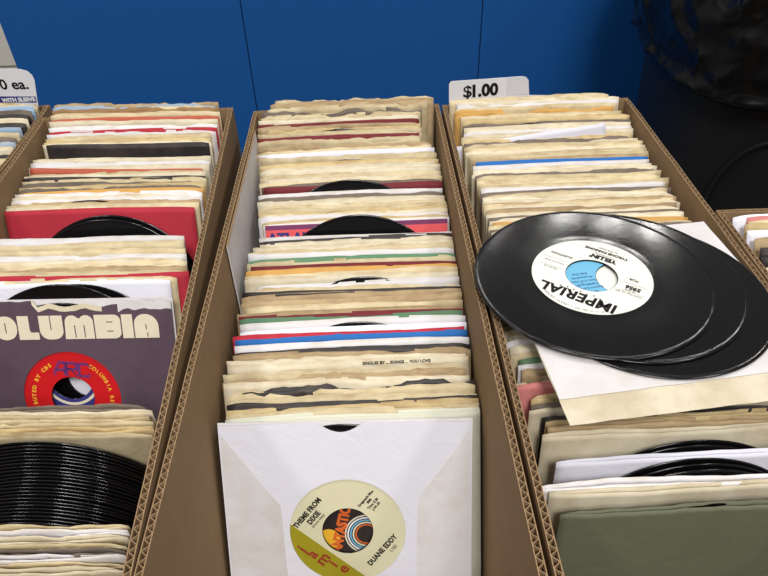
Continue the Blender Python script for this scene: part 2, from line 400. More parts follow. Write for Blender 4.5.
# ---- the front sleeve of the middle box with its die-cut hole, and the record inside it
def flat_plate(name, loops, th, mat, mw, parent=None):
    o = curve_mesh(name, loops, th / 2, mat, parent)
    o.matrix_world = mw
    return o
def hole_sleeve(name, mat, back_mat, xc, wy, zt, w, h, lean, yaw, hole_r, top_front, gap=.0016, hx=0, hy=.092):
    """thing with front and back sheets lying in the leaning plane; local XY is the sleeve's face"""
    r = link(name, None)
    base = Vector((xc, wy - h * math.sin(lean), zt - h * math.cos(lean)))
    r.matrix_world = Matrix.Translation(base) @ Matrix.Rotation(yaw, 4, 'Z') @ Matrix.Rotation(PI / 2 - lean, 4, 'X')
    fr = curve_mesh('front_sheet', [[(-w / 2, 0), (w / 2, 0)] + top_front[::-1], circ(hole_r, 72, hx, hy)], .00015, mat, r); fr.location = (0, 0, gap)
    bk = curve_mesh('back_sheet', [[(-w / 2 - .0008, 0), (w / 2 + .0008, 0), (w / 2 + .0008, h + .0008), (-w / 2 - .0008, h + .0008)], circ(hole_r, 72, hx, hy)], .00015, back_mat, r); bk.location = (0, 0, -gap)
    return r
def labelled_record(mw, labmat, lab_r=.0442):
    r = link('vinyl_record', None); r.matrix_world = mw
    d = bpy.data.objects.new('vinyl_disc', vinyl_mesh()); C.objects.link(d); d.parent = r
    lb = curve_mesh('paper_label', [circ(lab_r, 96), circ(.0193, 64)], .00006, labmat, r); lb.location = (0, 0, .00078)
    return r, lb
def arc_text(s, rad, a_start, a_step, size, mat, parent, z, inward=False, bold=0):
    """one lettering mesh with the characters set around a circle; the step is an angle per character"""
    objs = []
    bm = bmesh.new()
    for i, ch in enumerate(s):
        if ch == ' ': continue
        a = a_start + a_step * i
        cu = bpy.data.curves.new('t', 'FONT'); cu.body = ch; cu.size = size; cu.extrude = .0001; cu.offset = bold; cu.align_x = 'CENTER'; cu.align_y = 'CENTER'; cu.resolution_u = 2
        t = bpy.data.objects.new('t', cu); C.objects.link(t)
        me = bpy.data.meshes.new_from_object(t.evaluated_get(bpy.context.evaluated_depsgraph_get()))
        bpy.data.objects.remove(t); bpy.data.curves.remove(cu)
        me.transform(Matrix.Translation((rad * math.cos(a), rad * math.sin(a), z)) @ Matrix.Rotation(a + (PI / 2 if inward else -PI / 2), 4, 'Z'))
        bm.from_mesh(me); bpy.data.meshes.remove(me)
    return from_bm('lettering', bm, mat, parent)

def front_white(wy, z, xc, w, lean):
    h = .184
    tf = [(-w / 2, h), (-.020, h + .0006)] + [(-.020 + .034 * k / 10, h + .0006 - .0075 * math.sin(PI * k / 10)) for k in range(1, 10)] + [(.014, h + .0004), (w / 2, h - .0006)]
    s = hole_sleeve('record_sleeve', PM['L'], PM['W'], xc, wy, z, w, h, lean, -.03, .0436, tf, hx=-.001, hy=.0955)
    tag(s, 'bright white sleeve with round cut-out at the very front of the middle box', 'record sleeve', GRP['M'])
    # glued paper flaps, a second thickness of the same paper
    for nm, lp in (('side_flap', [(-w / 2 + .001, .004), (-w / 2 + .001, .178), (-.050, .118), (-.048, .045)]), ('side_flap', [(w / 2 - .001, .004), (w / 2 - .001, .178), (.052, .122), (.050, .045)]),
                   ('bottom_flap', [(-w / 2 + .008, .002), (w / 2 - .008, .002), (.046, .052), (-.046, .052)])):
        f = curve_mesh(nm, [lp], .00006, PM['W'], s); f.location = (0, 0, .0016 + .00022)
    mw = s.matrix_world @ Matrix.Translation((-.001, .0955, 0)) @ Matrix.Rotation(math.radians(50), 4, 'Z')
    r, lb = labelled_record(mw, M['lab_cream'])
    tag(r, 'record with cream label and olive stripe inside the front white sleeve of the middle box', 'record')
    zz = .00012
    # olive band on the label's left
    n = 24; R = .0438; x0, x1 = -.0425, -.0215
    L1 = [(-R * math.cos(a), R * math.sin(a)) for a in np.linspace(math.acos(.0225 / R), -math.acos(.0225 / R), n)]
    L1 = [(x, y) for x, y in L1]
    b = curve_mesh('label_stripe', [L1], .00005, M['olive'], lb); b.location = (0, 0, zz); b['label'] = 'olive green stripe'
    for i, ch in enumerate('jamie'):
        text(ch, .0125 if ch != 'm' else .0135, M['rust'], lb, (-.0340 + i * .0016, .0175 - i * .0087, zz * 2), bold=.0003)
    text('THEME FROM', .0058, M['black_ink'], lb, (-.0070, .0330, zz), bold=.00025, xs=.85, space=1.05)
    text('DIXIE', .0058, M['black_ink'], lb, (-.0070, .0268, zz), bold=.00025, xs=.85, space=1.05)
    text('(Duane Eddy)', .0026, M['black_ink'], lb, (-.0070, .0226, zz))
    text('DUANE EDDY', .0058, M['black_ink'], lb, (.0035, -.0305, zz), bold=.00025, xs=.85, space=1.05)
    text('1183', .0040, M['black_ink'], lb, (.0100, -.0362, zz), xs=.9)
    for k, sx in enumerate(('Gregmark Mus.', 'BMI', 'Time 2:28', 'J-W-39')):
        text(sx, .0028, M['black_ink'], lb, (.0300, .0065 - k * .0034, zz), bold=.0001)
    # the record behind shows through the hole
def front_dark(wy, z, xc, w, lean):
    """the printed sleeve seen through the record's hole"""
    h = .182; s = link('record_sleeve', None)
    base = Vector((xc, wy - h * math.sin(lean), z - h * math.cos(lean)))
    s.matrix_world = Matrix.Translation(base) @ Matrix.Rotation(PI / 2 - lean, 4, 'X')
    tag(s, 'dark printed sleeve with orange lettering, seen through the hole of the front record', 'record sleeve', GRP['M'])
    a = curve_mesh('front_sheet', [[(-w / 2, 0), (w / 2, 0), (w / 2, h - .008), (-w / 2, h - .008)]], .00015, PM['K'], s); a.location = (0, 0, .001)
    a = curve_mesh('back_sheet', [[(-w / 2, 0), (w / 2, 0), (w / 2, h - .004), (-w / 2, h - .004)]], .00015, PM['K'], s); a.location = (0, 0, -.001)
    text('FANTASTIC', .0105, M['orange'], s, (-.0065, .092, .0013), rot=math.radians(76), bold=.0006, xs=.8)
    for k, (c, r0) in enumerate((('inkcream', .0165), ('white_print', .0145), ('lab_blue', .0125), ('inkcream', .0105), ('orange', .0085))):
        q = curve_mesh('printed_ring', [circ(r0, 40, .013, .0895), circ(r0 - .0011, 40, .013, .0895)], .00006, M[c], s); q.location = (0, 0, .0013)
    q = curve_mesh('printed_ring', [circ(.009, 40, -.016, .086)], .00006, M['yellow'], s); q.location = (0, 0, .0012)

rowsM = [
 (98, 280, 432, 'C', dict(rag=1, lm='rearmost ragged sleeve', lab='ragged cream sleeve at the very back of the middle box')),
 (102, 276, 432, 'T', dict(rag=1)), (105, 270, 426, 'C', dict(rag=1)), (109, 262, 422, 'D', dict(rag=1)), (113, 262, 420, 'C', dict(rag=.8)), (117, 260, 418, 'I', {}),
 (121.5, 259, 420, 'M', dict(rag=.2, lab='thin maroon record sleeve, rearmost maroon one in the middle box', lm='rearmost maroon sleeve')),
 (124, 258, 421, 'T', {}), (127, 258, 421, 'Y', dict(rag=.6)), (131, 257, 421, 'C', {}),
 (135.5, 258, 420, 'M', dict(rag=.3, lab='maroon record sleeve in the middle box, second maroon one from the back', lm='second maroon sleeve')),
 (138.5, 258, 421, 'C', dict(rag=.8)), (144, 258, 433, 'T', dict(rag=1)), (148, 256, 433, 'C', dict(rag=.9)),
 (151, 257, 438, 'L', dict(rag=.2, lab='clean white sleeve near the back of the middle box among cream ones', lm='clean white sleeve')),
 (155, 258, 440, 'C', dict(rag=.7)), (161, 259, 441, 'Y', dict(rag=.3, nofill=True)), (167, 260, 442, 'I', {}), (173, 259, 443, 'C', dict(rag=.8)), (179, 260, 443, 'C', dict(rag=.9)),
 (184.5, 264, 443, 'M', dict(rag=.1, lab='maroon sleeve in the middle box standing behind a protruding black record', lm='maroon sleeve with record')),
 (191, 259, 443, 'W', dict(rag=.2, nofill=True)), (194.5, 259, 443, 'D', dict(rag=.4)), (198, 258, 445, 'I', {}), (203, 262, 450, 'C', dict(rag=.8)), (209, 261, 450, 'Y', {}), (214, 262, 452, 'W', dict(rag=.9)),
 (220, 266, 452, 'W', dict(rag=.05, wav=.0001, deco=deco_atlantic, lab='pink and purple printed sleeve with blue letters in the middle box', lm='pink and purple printed sleeve')),
 (235, 262, 455, 'W', dict(rag=.1, nofill=True)), (236.5, 262, 455, 'K', dict(rag=.2)), (239, 262, 455, 'I', {}), (246, 248, 456, 'C', dict(rag=.8)), (250.5, 249, 457, 'W', {}),
 (256, 250, 458, 'G', dict(rag=.2, lab='dark green edged sleeve in the middle box behind a dark red one', lm='green-edged sleeve')),
 (258, 252, 462, 'C', {}),
 (263, 262, 468, 'M', dict(rag=.1, lab='dark red sleeve halfway along the middle box, in front of the green-edged one', lm='dark red middle sleeve')),
 (266.5, 252, 468, 'O', dict(rag=.2)), (270, 251, 469, 'C', {}), (274, 250, 469, 'I', dict(rag=.2)),
 (281, 262, 462, 'W', dict(rag=.1, nofill=True)), (289, 247, 470, 'K', dict(rag=.2)), (291.5, 248, 471, 'T', dict(rag=.2)), (297, 247, 468, 'T', {}), (303, 250, 468, 'C', dict(rag=.4)),
 (309, 233, 467, 'T', dict(rag=.3)),
 (312, 238, 466, 'M', dict(rag=.2, lab='dark red sleeve in the middle box with a green one just before it', lm='dark red near sleeve')),
 (315, 240, 464, 'G', dict(rag=.2, lab='green-topped sleeve in the middle box between dark red and white ones', lm='green-topped sleeve')),
 (318.5, 243, 469, 'W', dict(rag=.1)), (326.5, 244, 471, 'L', dict(rag=.1, nofill=True)),
 (331.5, 226, 473, 'R', dict(rag=.2, lab='red sleeve showing at the left, just behind the bright blue one', lm='red-edged sleeve')),
 (334, 233, 471, 'U', dict(rag=.1, wav=.0003, lab='bright blue record sleeve in the middle box', lm='bright blue sleeve')),
 (340.5, 237, 474, 'W', dict(rag=.1)), (347.5, 233, 476, 'K', dict(rag=.3)), (350, 232, 474, 'T', {}), (356, 220, 474, 'I', dict(rag=.7)),
 (360.5, 224, 474, 'I', dict(rag=.1, wav=.0002, deco=deco_smallprint, lab='ivory sleeve with a line of small black print along its top edge', lm='sleeve with small print')),
 (368, 217, 474, 'C', dict(rag=.9)), (373, 216, 475, 'T', dict(rag=1)), (378, 218, 477, 'I', {}),
 (384, 226, 478, 'K', dict(rag=1.2, lab='torn black-edged sleeve among cream ones near the front of the middle box', lm='torn black sleeve')),
 (388, 224, 480, 'C', dict(rag=1)), (395, 222, 485, 'C', dict(rag=.8)), (401, 222, 484, 'K', dict(rag=.3)), (403.5, 223, 484, 'Y', {}), (408, 221, 486, 'C', dict(rag=.5)),
 (412, 226, 492, 'S', dict(rag=.1)),
 (415.5, 232, 491, 'S', dict(rag=.05, nofill=True, lab='greenish white sleeve jutting out to the right behind the front white sleeve', lm='greenish white sleeve')),
]
# near end of the middle box, built by name
build_rows('M', rowsM)
front_dark(.3150, .917, -.028, .180, math.radians(26))
front_white(.3115, .9212, -.0290, .184, math.radians(26))

def peek(bx, px, py, label, zoff=0, dy=0): return bare_record(bx, px, py, label, REC, zoff, dy=dy)
def peekf(bx, px, row, py, label):
    wy = solve_y(bx, px, row) - .0032; return bare_record(bx, px, py, label, REC, aty(px, py, wy).z - lin(ZP[bx], wy), wy=wy)
peek('M', 339, 128.5, 'black record edge peeking out near the back of the middle box')
peek('M', 350, 159, 'black record edge showing among cream sleeves of the middle box')
peekf('M', 350, 184.5, 179.5, 'black record rising in front of the maroon sleeve of the middle box')
peekf('M', 357, 220, 214.5, 'black record rising in front of the pink and purple printed sleeve')
peek('M', 363, 276.5, 'black record standing well out of the halfway part of the middle box', .002)
peek('M', 357, 321.5, 'black record edge showing behind the white sleeve next to the green one')
#peek('M', 342, 418, 'record edge in the thumb notch of a sleeve right behind the front sleeve', -.001)

# ---------------------------------------------------------------- left box
def columbia(wy, z, xc, w, lean):
    h = .184; rnd = random.Random(3); top = []
    for k in range(41):
        u = -w / 2 + w * k / 40; d = .0012 * noise.noise((u * 120, 3, 0)) + .0008 * noise.noise((u * 400, 1, 0))
        if .1 < k / 40 < .18: d -= .003
        if .36 < k / 40 < .76: d -= .0050 + .0014 * math.sin(k)
        if k / 40 >= .76: d -= .0022 * math.sin(k * .9) ** 2
        top.append((u, h + d))
    s = hole_sleeve('record_sleeve', PM['Q'], PM['W'], xc - .006, wy, z + .003, w, h, lean, -.037, .0432, top, hx=-.0045, hy=.0945)
    tag(s, 'plum sleeve with huge cream lettering and torn top in the left box', 'record sleeve', GRP['L'])
    # torn edge showing white paper core
    tb = [(x, y + .0022 + .0009 * noise.noise((x * 300, 9, 0))) for x, y in top if x > -.026 or x < -.062]
    L1 = [(x, y) for x, y in top if x > .042]; q = curve_mesh('torn_edge', [L1 + [(x, y - .0075 - .003 * noise.noise((x * 150, 2, 0))) for x, y in L1[::-1]]], .00008, PM['W'], s); q.location = (0, 0, .0019); q['label'] = 'white torn paper'
    L1 = [(x, y) for x, y in top if x < -.056]; q = curve_mesh('torn_edge', [L1 + [(x, y - .016 - .006 * noise.noise((x * 150, 2, 0))) for x, y in L1[::-1]]], .00008, PM['T'], s); q.location = (0, 0, .0019)
    L1 = [(x, y + .001) for x, y in top if -.032 < x < .035]; q = curve_mesh('torn_edge', [L1 + [(x, y - .0045 - .002 * noise.noise((x * 150, 2, 0))) for x, y in L1[::-1]]], .00008, PM['I'], s); q.location = (0, 0, .0019)
    # heavy display letters: blocks with thin slits, one mesh per letter
    def rr(x0, y0, x1, y1, tl=0, tr=0, br=0, bl=0, n=6):
        P = []
        for cx, cy, r, a in ((x1 - tr, y1 - tr, tr, 0), (x0 + tl, y1 - tl, tl, PI / 2), (x0 + bl, y0 + bl, bl, PI), (x1 - br, y0 + br, br, 1.5 * PI)):
            if r <= 0: P.append((cx, cy)); continue
            P += [(cx + r * math.cos(a + PI / 2 * i / n), cy + r * math.sin(a + PI / 2 * i / n)) for i in range(n + 1)]
        return P
    hh = .0215; y0 = .1495; sl = .0009
    def rc(a, b, c, d): return [(a, b), (c, b), (c, d), (a, d)]
    # positions across the sleeve, in metres from its right edge
    X = w / 2
    def put(loops, dx):
        q = curve_mesh('letter', [[(x + dx, y + y0) for x, y in lp] for lp in loops], .00008, M['inkcream'], s); q.location = (0, 0, .0021)
    A = lambda W_: [rr(0, 0, W_, hh, .009, .011), rc(W_ * .42, .008, W_ * .42 + sl, .0125), rc(W_ * .48, .0001 - .001, W_ * .48 + sl, .0048)]
    wC, wO, wL, wU, wM, wB, wI, wA = .018, .020, .0175, .0205, .0255, .0225, .0095, .0210
    g = .0011; x = X - .0125 - wA
    put([rr(0, 0, wA, hh, .009, .011), rc(wA * .46, .0075, wA * .46 + sl, .0122), rc(wA * .50, .0008, wA * .50 + sl, .0050)], x)
    x -= g + wI; put([rr(0, 0, wI, hh)], x)
    x -= g + wB; put([rr(0, 0, wB, hh, 0, .0055, .0055, 0), rc(wB * .45, .0062, wB * .70, .0071), rc(wB * .45, .0145, wB * .70, .0154)], x)
    x -= g + wM; put([[(0, 0), (wM, 0), (wM, hh - .008)] + [(wM - .0062 + .0062 * math.cos(a), hh - .0062 + .0062 * math.sin(a)) for a in np.linspace(.1, PI * .82, 8)] + [(wM * .28 + .0062 * math.cos(a), hh - .0062 + .0062 * math.sin(a)) for a in np.linspace(PI * .2, PI, 8)], rc(wM * .34, .0012, wM * .34 + sl, .0125), rc(wM * .66, .0012, wM * .66 + sl, .0125)], x)
    x -= g + wU; put([[(0, hh), (0, .008)] + [(.008 + .008 * math.cos(a), .008 + .008 * math.sin(a)) for a in np.linspace(PI, 1.5 * PI, 6)] + [(wU - .008 + .008 * math.cos(a), .008 + .008 * math.sin(a)) for a in np.linspace(1.5 * PI, 2 * PI, 6)] + [(wU, hh), (wU * .46 + sl, hh), (wU * .46 + sl, .0085), (wU * .46, .0085), (wU * .46, hh)]], x)
    x -= g + wL; put([[(0, 0), (wL, 0), (wL, .0065), (wL * .60, .0065), (wL * .60, .0078), (wL * .56, .0078), (wL * .56, hh), (0, hh)]], x)
    x -= g + wO; put([rr(0, 0, wO, hh, .0095, .0095, .0095, .0095), rc(wO * .48, .006, wO * .48 + sl, .0155)], x)
    x -= g + wC; put([rr(0, 0, wC, hh, .0095, .002, .002, .0095), rc(wC * .5, .0100, wC - .0004, .0108)], x)
    q = curve_mesh('printed_mark', [[(.0045 * a, .0028 * b) for a, b in circ(1, 24)]], .00006, M['lime'], s); q.location = (-.071, .118, .0019); q['label'] = 'lime green printed mark'
    # record inside
    mw = s.matrix_world @ Matrix.Translation((-.0045, .0945, 0)) @ Matrix.Rotation(math.radians(-6), 4, 'Z')
    r, lb = labelled_record(mw, M['lab_red'], .0445)
    tag(r, 'record with red label and blue monogram inside the plum sleeve', 'record')
    mw2 = s.matrix_world @ Matrix.Translation((-.006, .110, -.0042))
    r3, lb3 = labelled_record(mw2, M['inkblue'], .0445); tag(r3, 'record with dark blue label behind the red-labelled one, seen through its hole', 'record')
    for ra, rb in ((.0250, .0225), (.0340, .0315)):
        q = curve_mesh('label_ring', [circ(ra, 64), circ(rb, 64)], .00005, M['inkcream'], lb3); q.location = (0, 0, .0001); q['label'] = 'cream ring'
    # outlined double-stroke monogram ARC
    def stroke(pts, wd=.0008):
        bm = bmesh.new()
        for (a, b), (c, d) in zip(pts, pts[1:]):
            v = Vector((c - a, d - b)); 
            if v.length < 1e-6: continue
            nn = Vector((-v.y, v.x)).normalized() * wd / 2; e = v.normalized() * wd / 2
            vs = [bm.verts.new((px_, py_, zz)) for zz in (0, .0001) for px_, py_ in ((a + nn.x - e.x, b + nn.y - e.y), (a - nn.x - e.x, b - nn.y - e.y), (c - nn.x + e.x, d - nn.y + e.y), (c + nn.x + e.x, d + nn.y + e.y))]
            for f in ((0, 1, 2, 3), (7, 6, 5, 4), (0, 4, 5, 1), (1, 5, 6, 2), (2, 6, 7, 3), (3, 7, 4, 0)): bm.faces.new([vs[i] for i in f])
        return bm
    def scaled(pts, k, ox): return [(ox + p[0] * k, .0215 + p[1] * k) for p in pts]
    An = [(0, 0), (.0045, .0115), (.0095, .0115), (.0095, 0)]; Ab = [(.0022, .0045), (.0095, .0045)]
    Rn = [(0, 0), (0, .0115), (.0085, .0115), (.0085, .0058), (0, .0058), (.0035, .0058), (.0090, 0)]
    Cn = [(.0105, .0095), (.0085, .0115), (.001, .0115), (.001, 0), (.0085, 0), (.0105, .002)]
    for nm, sets, ox in (('A', (An, Ab), -.0165), ('R', (Rn,), -.0055), ('C', (Cn,), .0045)):
        bm = bmesh.new()
        for st in sets:
            for off in ((0, 0), (.0013, -.0013)):
                b2 = stroke([(p[0] + off[0], p[1] + off[1]) for p in scaled(st, 1, ox)], .0009)
                me = bpy.data.meshes.new('t'); b2.to_mesh(me); b2.free(); bm.from_mesh(me); bpy.data.meshes.remove(me)
        q = from_bm('lettering', bm, M['inkblue'], lb); q.location = (0, 0, .0001); q['label'] = 'blue outlined monogram letter'
    arc_text('DISTRIBUTED BY CBS', .0345, math.radians(232), math.radians(-6.3), .0048, M['yellow'], lb, .0001, bold=.0002)
    arc_text('COLUMBIA RECORDS', .0345, math.radians(62), math.radians(-6.3), .0048, M['yellow'], lb, .0001, bold=.0001)
rowsL = [
 (103, 55, 217, 'T', dict(rag=1)), (105, 54, 214, 'A', dict(rag=1, lab='pale blue torn sleeve at the very back of the left box', lm='pale blue torn sleeve')), (108, 53, 216, 'B', dict(rag=.9)), (112, 52, 219, 'C', {}),
 (117.5, 52, 218, 'V', dict(rag=.1, lab='thin orange-red sleeve near the back of the left box', lm='thin orange-red sleeve')), (119.5, 51, 217, 'I', {}), (125.5, 50, 216, 'W', {}),
 (129.5, 50, 216, 'R', dict(rag=.1, lab='bright red-edged sleeve toward the back of the left box', lm='bright red-edged sleeve')), (131.5, 48, 215, 'W', {}), (135, 46, 210, 'C', {}), (139, 45, 209, 'Y', dict(rag=.8)), (142, 44, 210, 'I', dict(rag=.5)),
 (145.5, 48, 208, 'K', dict(rag=.1, dz=.0022, lab='glossy black sleeve standing across the back half of the left box', lm='glossy black sleeve')),
 (158, 25, 206, 'I', dict(rag=.3, nofill=True)), (162, 24, 205, 'W', {}), (166, 22, 202, 'I', {}),
 (169, 28, 198, 'V', dict(rag=.1, roll=.03, lab='orange-brown topped sleeve in the left box, showing at the right half', lm='orange-brown topped sleeve')),
 (174, 18, 197, 'I', {}), (177, 16, 196, 'K', dict(rag=.2)), (179, 12, 195, 'C', {}), (185, 10, 194, 'Y', {}),
 (190, 8, 193, 'O', dict(rag=.2, lab='ochre-edged sleeve in the left box', lm='ochre-edged sleeve')), (192.5, 6, 191, 'W', {}), (198, 0, 189, 'W', {}), (201, 0, 188, 'T', dict(rag=.6)), (204, 0, 189, 'C', {}),
 (208.5, None, 190, 'R', dict(rag=.05, wav=.0002, lab='large bright red sleeve with black record before it in the left box', lm='large bright red sleeve')),
 (237, None, 183, 'W', dict(rag=.3, nofill=True)), (243, None, 183, 'C', {}), (249, None, 184, 'C', {}), (255, None, 185, 'W', {}), (262, None, 186, 'C', dict(rag=1)), (267, None, 186, 'T', dict(rag=.8)), (271, None, 186, 'C', {}),
 (275, None, 188, 'R', dict(rag=.1, lab='red sleeve showing only at its right corner behind a white one', lm='red-cornered sleeve')),
 (277.5, None, 176, 'C', dict(rag=.4)), (280, None, 170, 'L', dict(rag=.1, lab='white sleeve with black records before it, behind the plum sleeve', lm='white sleeve with records')),
 (302, None, 175, 'Q', dict(custom=columbia, nofill=True, lm='plum sleeve with big letters')),
 (408, None, 144, 'D', dict(rag=.7, nofill=True)), (413, None, 150, 'I', dict(rag=.4)), (421, None, 152, 'C', dict(rag=.8)), (429, None, 152, 'Y', dict(rag=.6)), (434, None, 151, 'C', dict(rag=.3, lab='cream sleeve in the left box directly behind the bare black records', lm='bare black records', nofill=True)),
 (527, None, 117, 'C', dict(rag=1, nofill=True, lm='torn front stack', lab='torn cream sleeve directly in front of the bare black records')), (532, None, 124, 'W', dict(rag=1)), (538, None, 124, 'I', dict(rag=1)), (545, None, 124, 'C', dict(rag=1)), (552, None, 123, 'D', dict(rag=1)), (556, None, 122, 'W', dict(rag=1)),
 (563, None, 120, 'C', dict(rag=1)), (571, None, 118, 'I', dict(rag=1)), (582, None, 116, 'C', dict(rag=.9, lab='cream sleeve nearest the camera in the left box, cut by the frame', lm='nearest sleeve')),
]
build_rows('L', rowsL)
peek('L', 106, 215, 'black record standing out in front of the large bright red sleeve')
peek('L', 104, 218, 'second black record in front of the large bright red sleeve', dy=-.002)
peek('L', 74, 284, 'black record rising behind the torn top of the plum sleeve')
peek('L', 88, 200, 'thin black record edge behind the large bright red sleeve')
NST = 24
for i in range(NST):
    t = i / (NST - 1); py = 441 + (521 - 441) * t
    y = solve_y('L', 40, py)
    x = WALL['L'](y)[1] - .0873 - .0030 - .012 * (1 - t) ** 2 + random.uniform(-.0015, .0015)
    o = bare_record('L', 50, py, '', 'bare black records stacked in the left box', random.uniform(-.0008, .0008))
    o.location.x = x
    o['label'] = 'bare black record in the left box, %s in its stack counted from the back' % ORD[i]
# ---------------------------------------------------------------- right box
rowsR = [
 (96, 453, 606, 'C', {}), (98.5, 455, 622, 'I', {}), (102, 456, 620, 'W', dict(rag=.9)), (105, 455, 620, 'C', {}),
 (108.5, 458, 612, 'O', dict(rag=1, lab='ragged ochre sleeve near the back of the right box', lm='ragged ochre sleeve')), (113, 460, 624, 'C', {}), (117, 462, 632, 'Y', {}), (124, 463, 633, 'I', dict(rag=.2)), (129, 463, 633, 'W', {}),
 (139, 463, 634, 'D', dict(rag=.7, lab='grey-topped worn sleeve in front of the tilted white one', lm='grey-topped sleeve')), (143, 465, 650, 'C', {}), (148, 464, 650, 'I', {}), (153, 470, 652, 'C', {}),
 (159, 476, 650, 'U', dict(rag=.05, wav=.0003, lab='blue-topped sleeve in the right box', lm='blue-topped sleeve')), (162.5, 472, 652, 'W', dict(rag=.1)), (166, 472, 654, 'I', {}), (171, 474, 660, 'D', dict(rag=.7)), (174, 476, 664, 'C', {}),
 (180, 478, 665, 'C', dict(rag=.8)), (185.5, 480, 668, 'W', {}), (191, 482, 670, 'C', {}), (196, 484, 672, 'I', {}), (201, 484, 675, 'C', dict(rag=.8)), (206, 486, 678, 'T', {}), (209.5, 486, 680, 'I', {}), (213, 488, 684, 'D', dict(rag=.2)), (215.5, 490, 686, 'I', {}),
 (219, 494, 690, 'O', dict(rag=.2, lab='ochre-edged sleeve in the right box, just behind the lying records', lm='ochre-edged sleeve')),
 (245, 505, 700, 'C', {}), (275, 495, 720, 'T', {}), (300, 497, 740, 'K', {}), (320, 500, 748, 'C', {}),
 (352, 520, 768, 'G', dict(rag=.2, lm='green sleeve', lab='green sleeve partly under the lying white sleeve in the right box')), (364, 524, 772, 'T', dict(rag=1)),
 (379, 517, 775, 'P', dict(rag=.2, lab='pink sleeve at the left wall of the right box, below the lying white sleeve', lm='pink sleeve')),
 (389, 531, 790, 'Y', dict(rag=1)), (396, 530, 792, 'D', dict(rag=.4)), (403, 528, 795, 'I', dict(rag=.6)), (411, 545, 805, 'K', dict(rag=.4)), (414, 546, 810, 'Y', dict(rag=.3)),
 (419, 546, 815, 'T', dict(rag=.2, lab='tan sleeve in the right box just behind a wide cream one', lm='tan sleeve')),
 (428, 541, 812, 'I', dict(rag=.1, lab='wide cream sleeve in the right box with a black record before it', lm='wide cream sleeve', nofill=True)),
 (453, 566, 830, 'L', dict(rag=.05, lab='bright white sleeve between two black records in the right box', lm='bright white sleeve', nofill=True)),
 (479, 541, 815, 'W', dict(rag=.05, gap=.002, nofill=True, lab='smooth white sleeve behind the front grey-green one in the right box', lm='smooth white sleeve')),
 (485, 552, 830, 'I', dict(rag=.1, nofill=True)),
 (505, 566, 845, 'E', dict(rag=.3, nofill=True, lab='grey-green sleeve nearest the camera in the right box', lm='grey-green front sleeve')),
]
for r_ in rowsR: pass
build_rows('R', rowsR, step=.0052)
peek('R', 531, 122.5, 'black record edge near the back of the right box')
peek('R', 700, 440, 'black record in front of the wide cream sleeve')
peek('R', 696, 443, 'second black record in front of the wide cream sleeve', dy=-.0016)
peek('R', 700, 458, 'black record in front of the bright white sleeve')
peek('R', 702, 461, 'second black record in front of the bright white sleeve', dy=-.002)
peek('R', 704, 464, 'third black record in front of the bright white sleeve', dy=-.004)
peek('R', 722, 502, 'black record edge behind the grey-green front sleeve of the right box', -.001)
# tilted white sleeve
wy = solve_y('R', 570, 134); p = atz(612, 117, 0.985)
o = make_sleeve('R', .175, wy, .9705, .176, 'L', .05, roll=math.radians(-7.5), h=.182, wav=.0002, seed=5)
tag(o, 'bright white sleeve standing tilted near the back of the right box', 'record sleeve', GRP['R'])
# ---------------------------------------------------------------- far left and far right boxes
rows0 = [(y, None, xr, c, dict(rag=.5)) for y, xr, c in ((103, 33, 'T'), (107, 31, 'C'), (111, 29, 'A'), (115, 27, 'D'), (119, 25, 'K'), (123, 26, 'I'), (128, 22, 'K'), (131, 16, 'A'), (136, 14, 'C'), (141, 11, 'D'), (146, 10, 'A'), (152, 8, 'I'), (158, 5, 'K'), (164, 3, 'C'))]
rows0[0][4].update(lm='tan sleeve under the sign', lab='tan sleeve in the far left box, directly before the price sign')
rows0[7][4].update(lm='near pale blue sleeve', lab='pale blue sleeve in the far left box, second blue one from the back')
rows0[-1][4].update(lm='nearest cream sleeve', lab='cream sleeve nearest the camera in view in the far left box')
build_rows('0', rows0, step=.02)
rows4 = [(y, xl, None, c, dict(rag=.3)) for y, xl, c in ((211.5, 716, 'L'), (214, 752, 'P'), (216, 745, 'C'), (220, 742, 'Y'), (226, 744, 'L'), (236, 752, 'T'), (244, 757, 'K'), (252, 759, 'K'), (262, 764, 'C'))]
rows4[0][4].update(lm='pale rear sleeve', lab='pale white sleeve at the very back of the far right box')
rows4[-1][4].update(lm='cream front sleeve', lab='cream sleeve nearest the camera in view in the far right box')
build_rows('4', rows4, step=.02)

# ---------------------------------------------------------------- records and sleeve lying on top of the right box
zs = RIM + .0012
s = link('record_sleeve', None); s.location = (.1955, .3555, zs)
a0 = math.radians(5.5); s.rotation_euler = (0, 0, a0)
tag(s, 'white paper sleeve lying flat on top of the right box under the loose records', 'record sleeve')
w = .183
def wavy(x0, y0, x1, y1, n=14, a=.0006, sd=0): return [(x0 + (x1 - x0) * k / n + a * noise.noise((k * .7, sd, 1)), y0 + (y1 - y0) * k / n + a * noise.noise((k * .7, sd, 7))) for k in range(n)]
Hs = .189 / 2
lo = wavy(-w / 2, -Hs, w / 2, -Hs, sd=1) + wavy(w / 2, -Hs, w / 2, Hs, sd=2) + wavy(w / 2, Hs, -w / 2, Hs, sd=3) + wavy(-w / 2, Hs, -w / 2, -Hs, sd=4)
q = curve_mesh('back_sheet', [lo], .00015, PM['I'], s)
up = wavy(-w / 2, -Hs + .020, w / 2, -Hs + .022, sd=5) + wavy(w / 2 - .0005, -Hs + .022, w / 2 - .0005, Hs, sd=2) + wavy(w / 2, Hs - .0005, -w / 2, Hs - .0005, sd=3) + wavy(-w / 2 + .0005, Hs, -w / 2 + .0005, -Hs + .02, sd=4)
q = curve_mesh('front_sheet', [up], .00015, PM['W'], s); q.location = (0, 0, .0007)
zr = zs + .0026
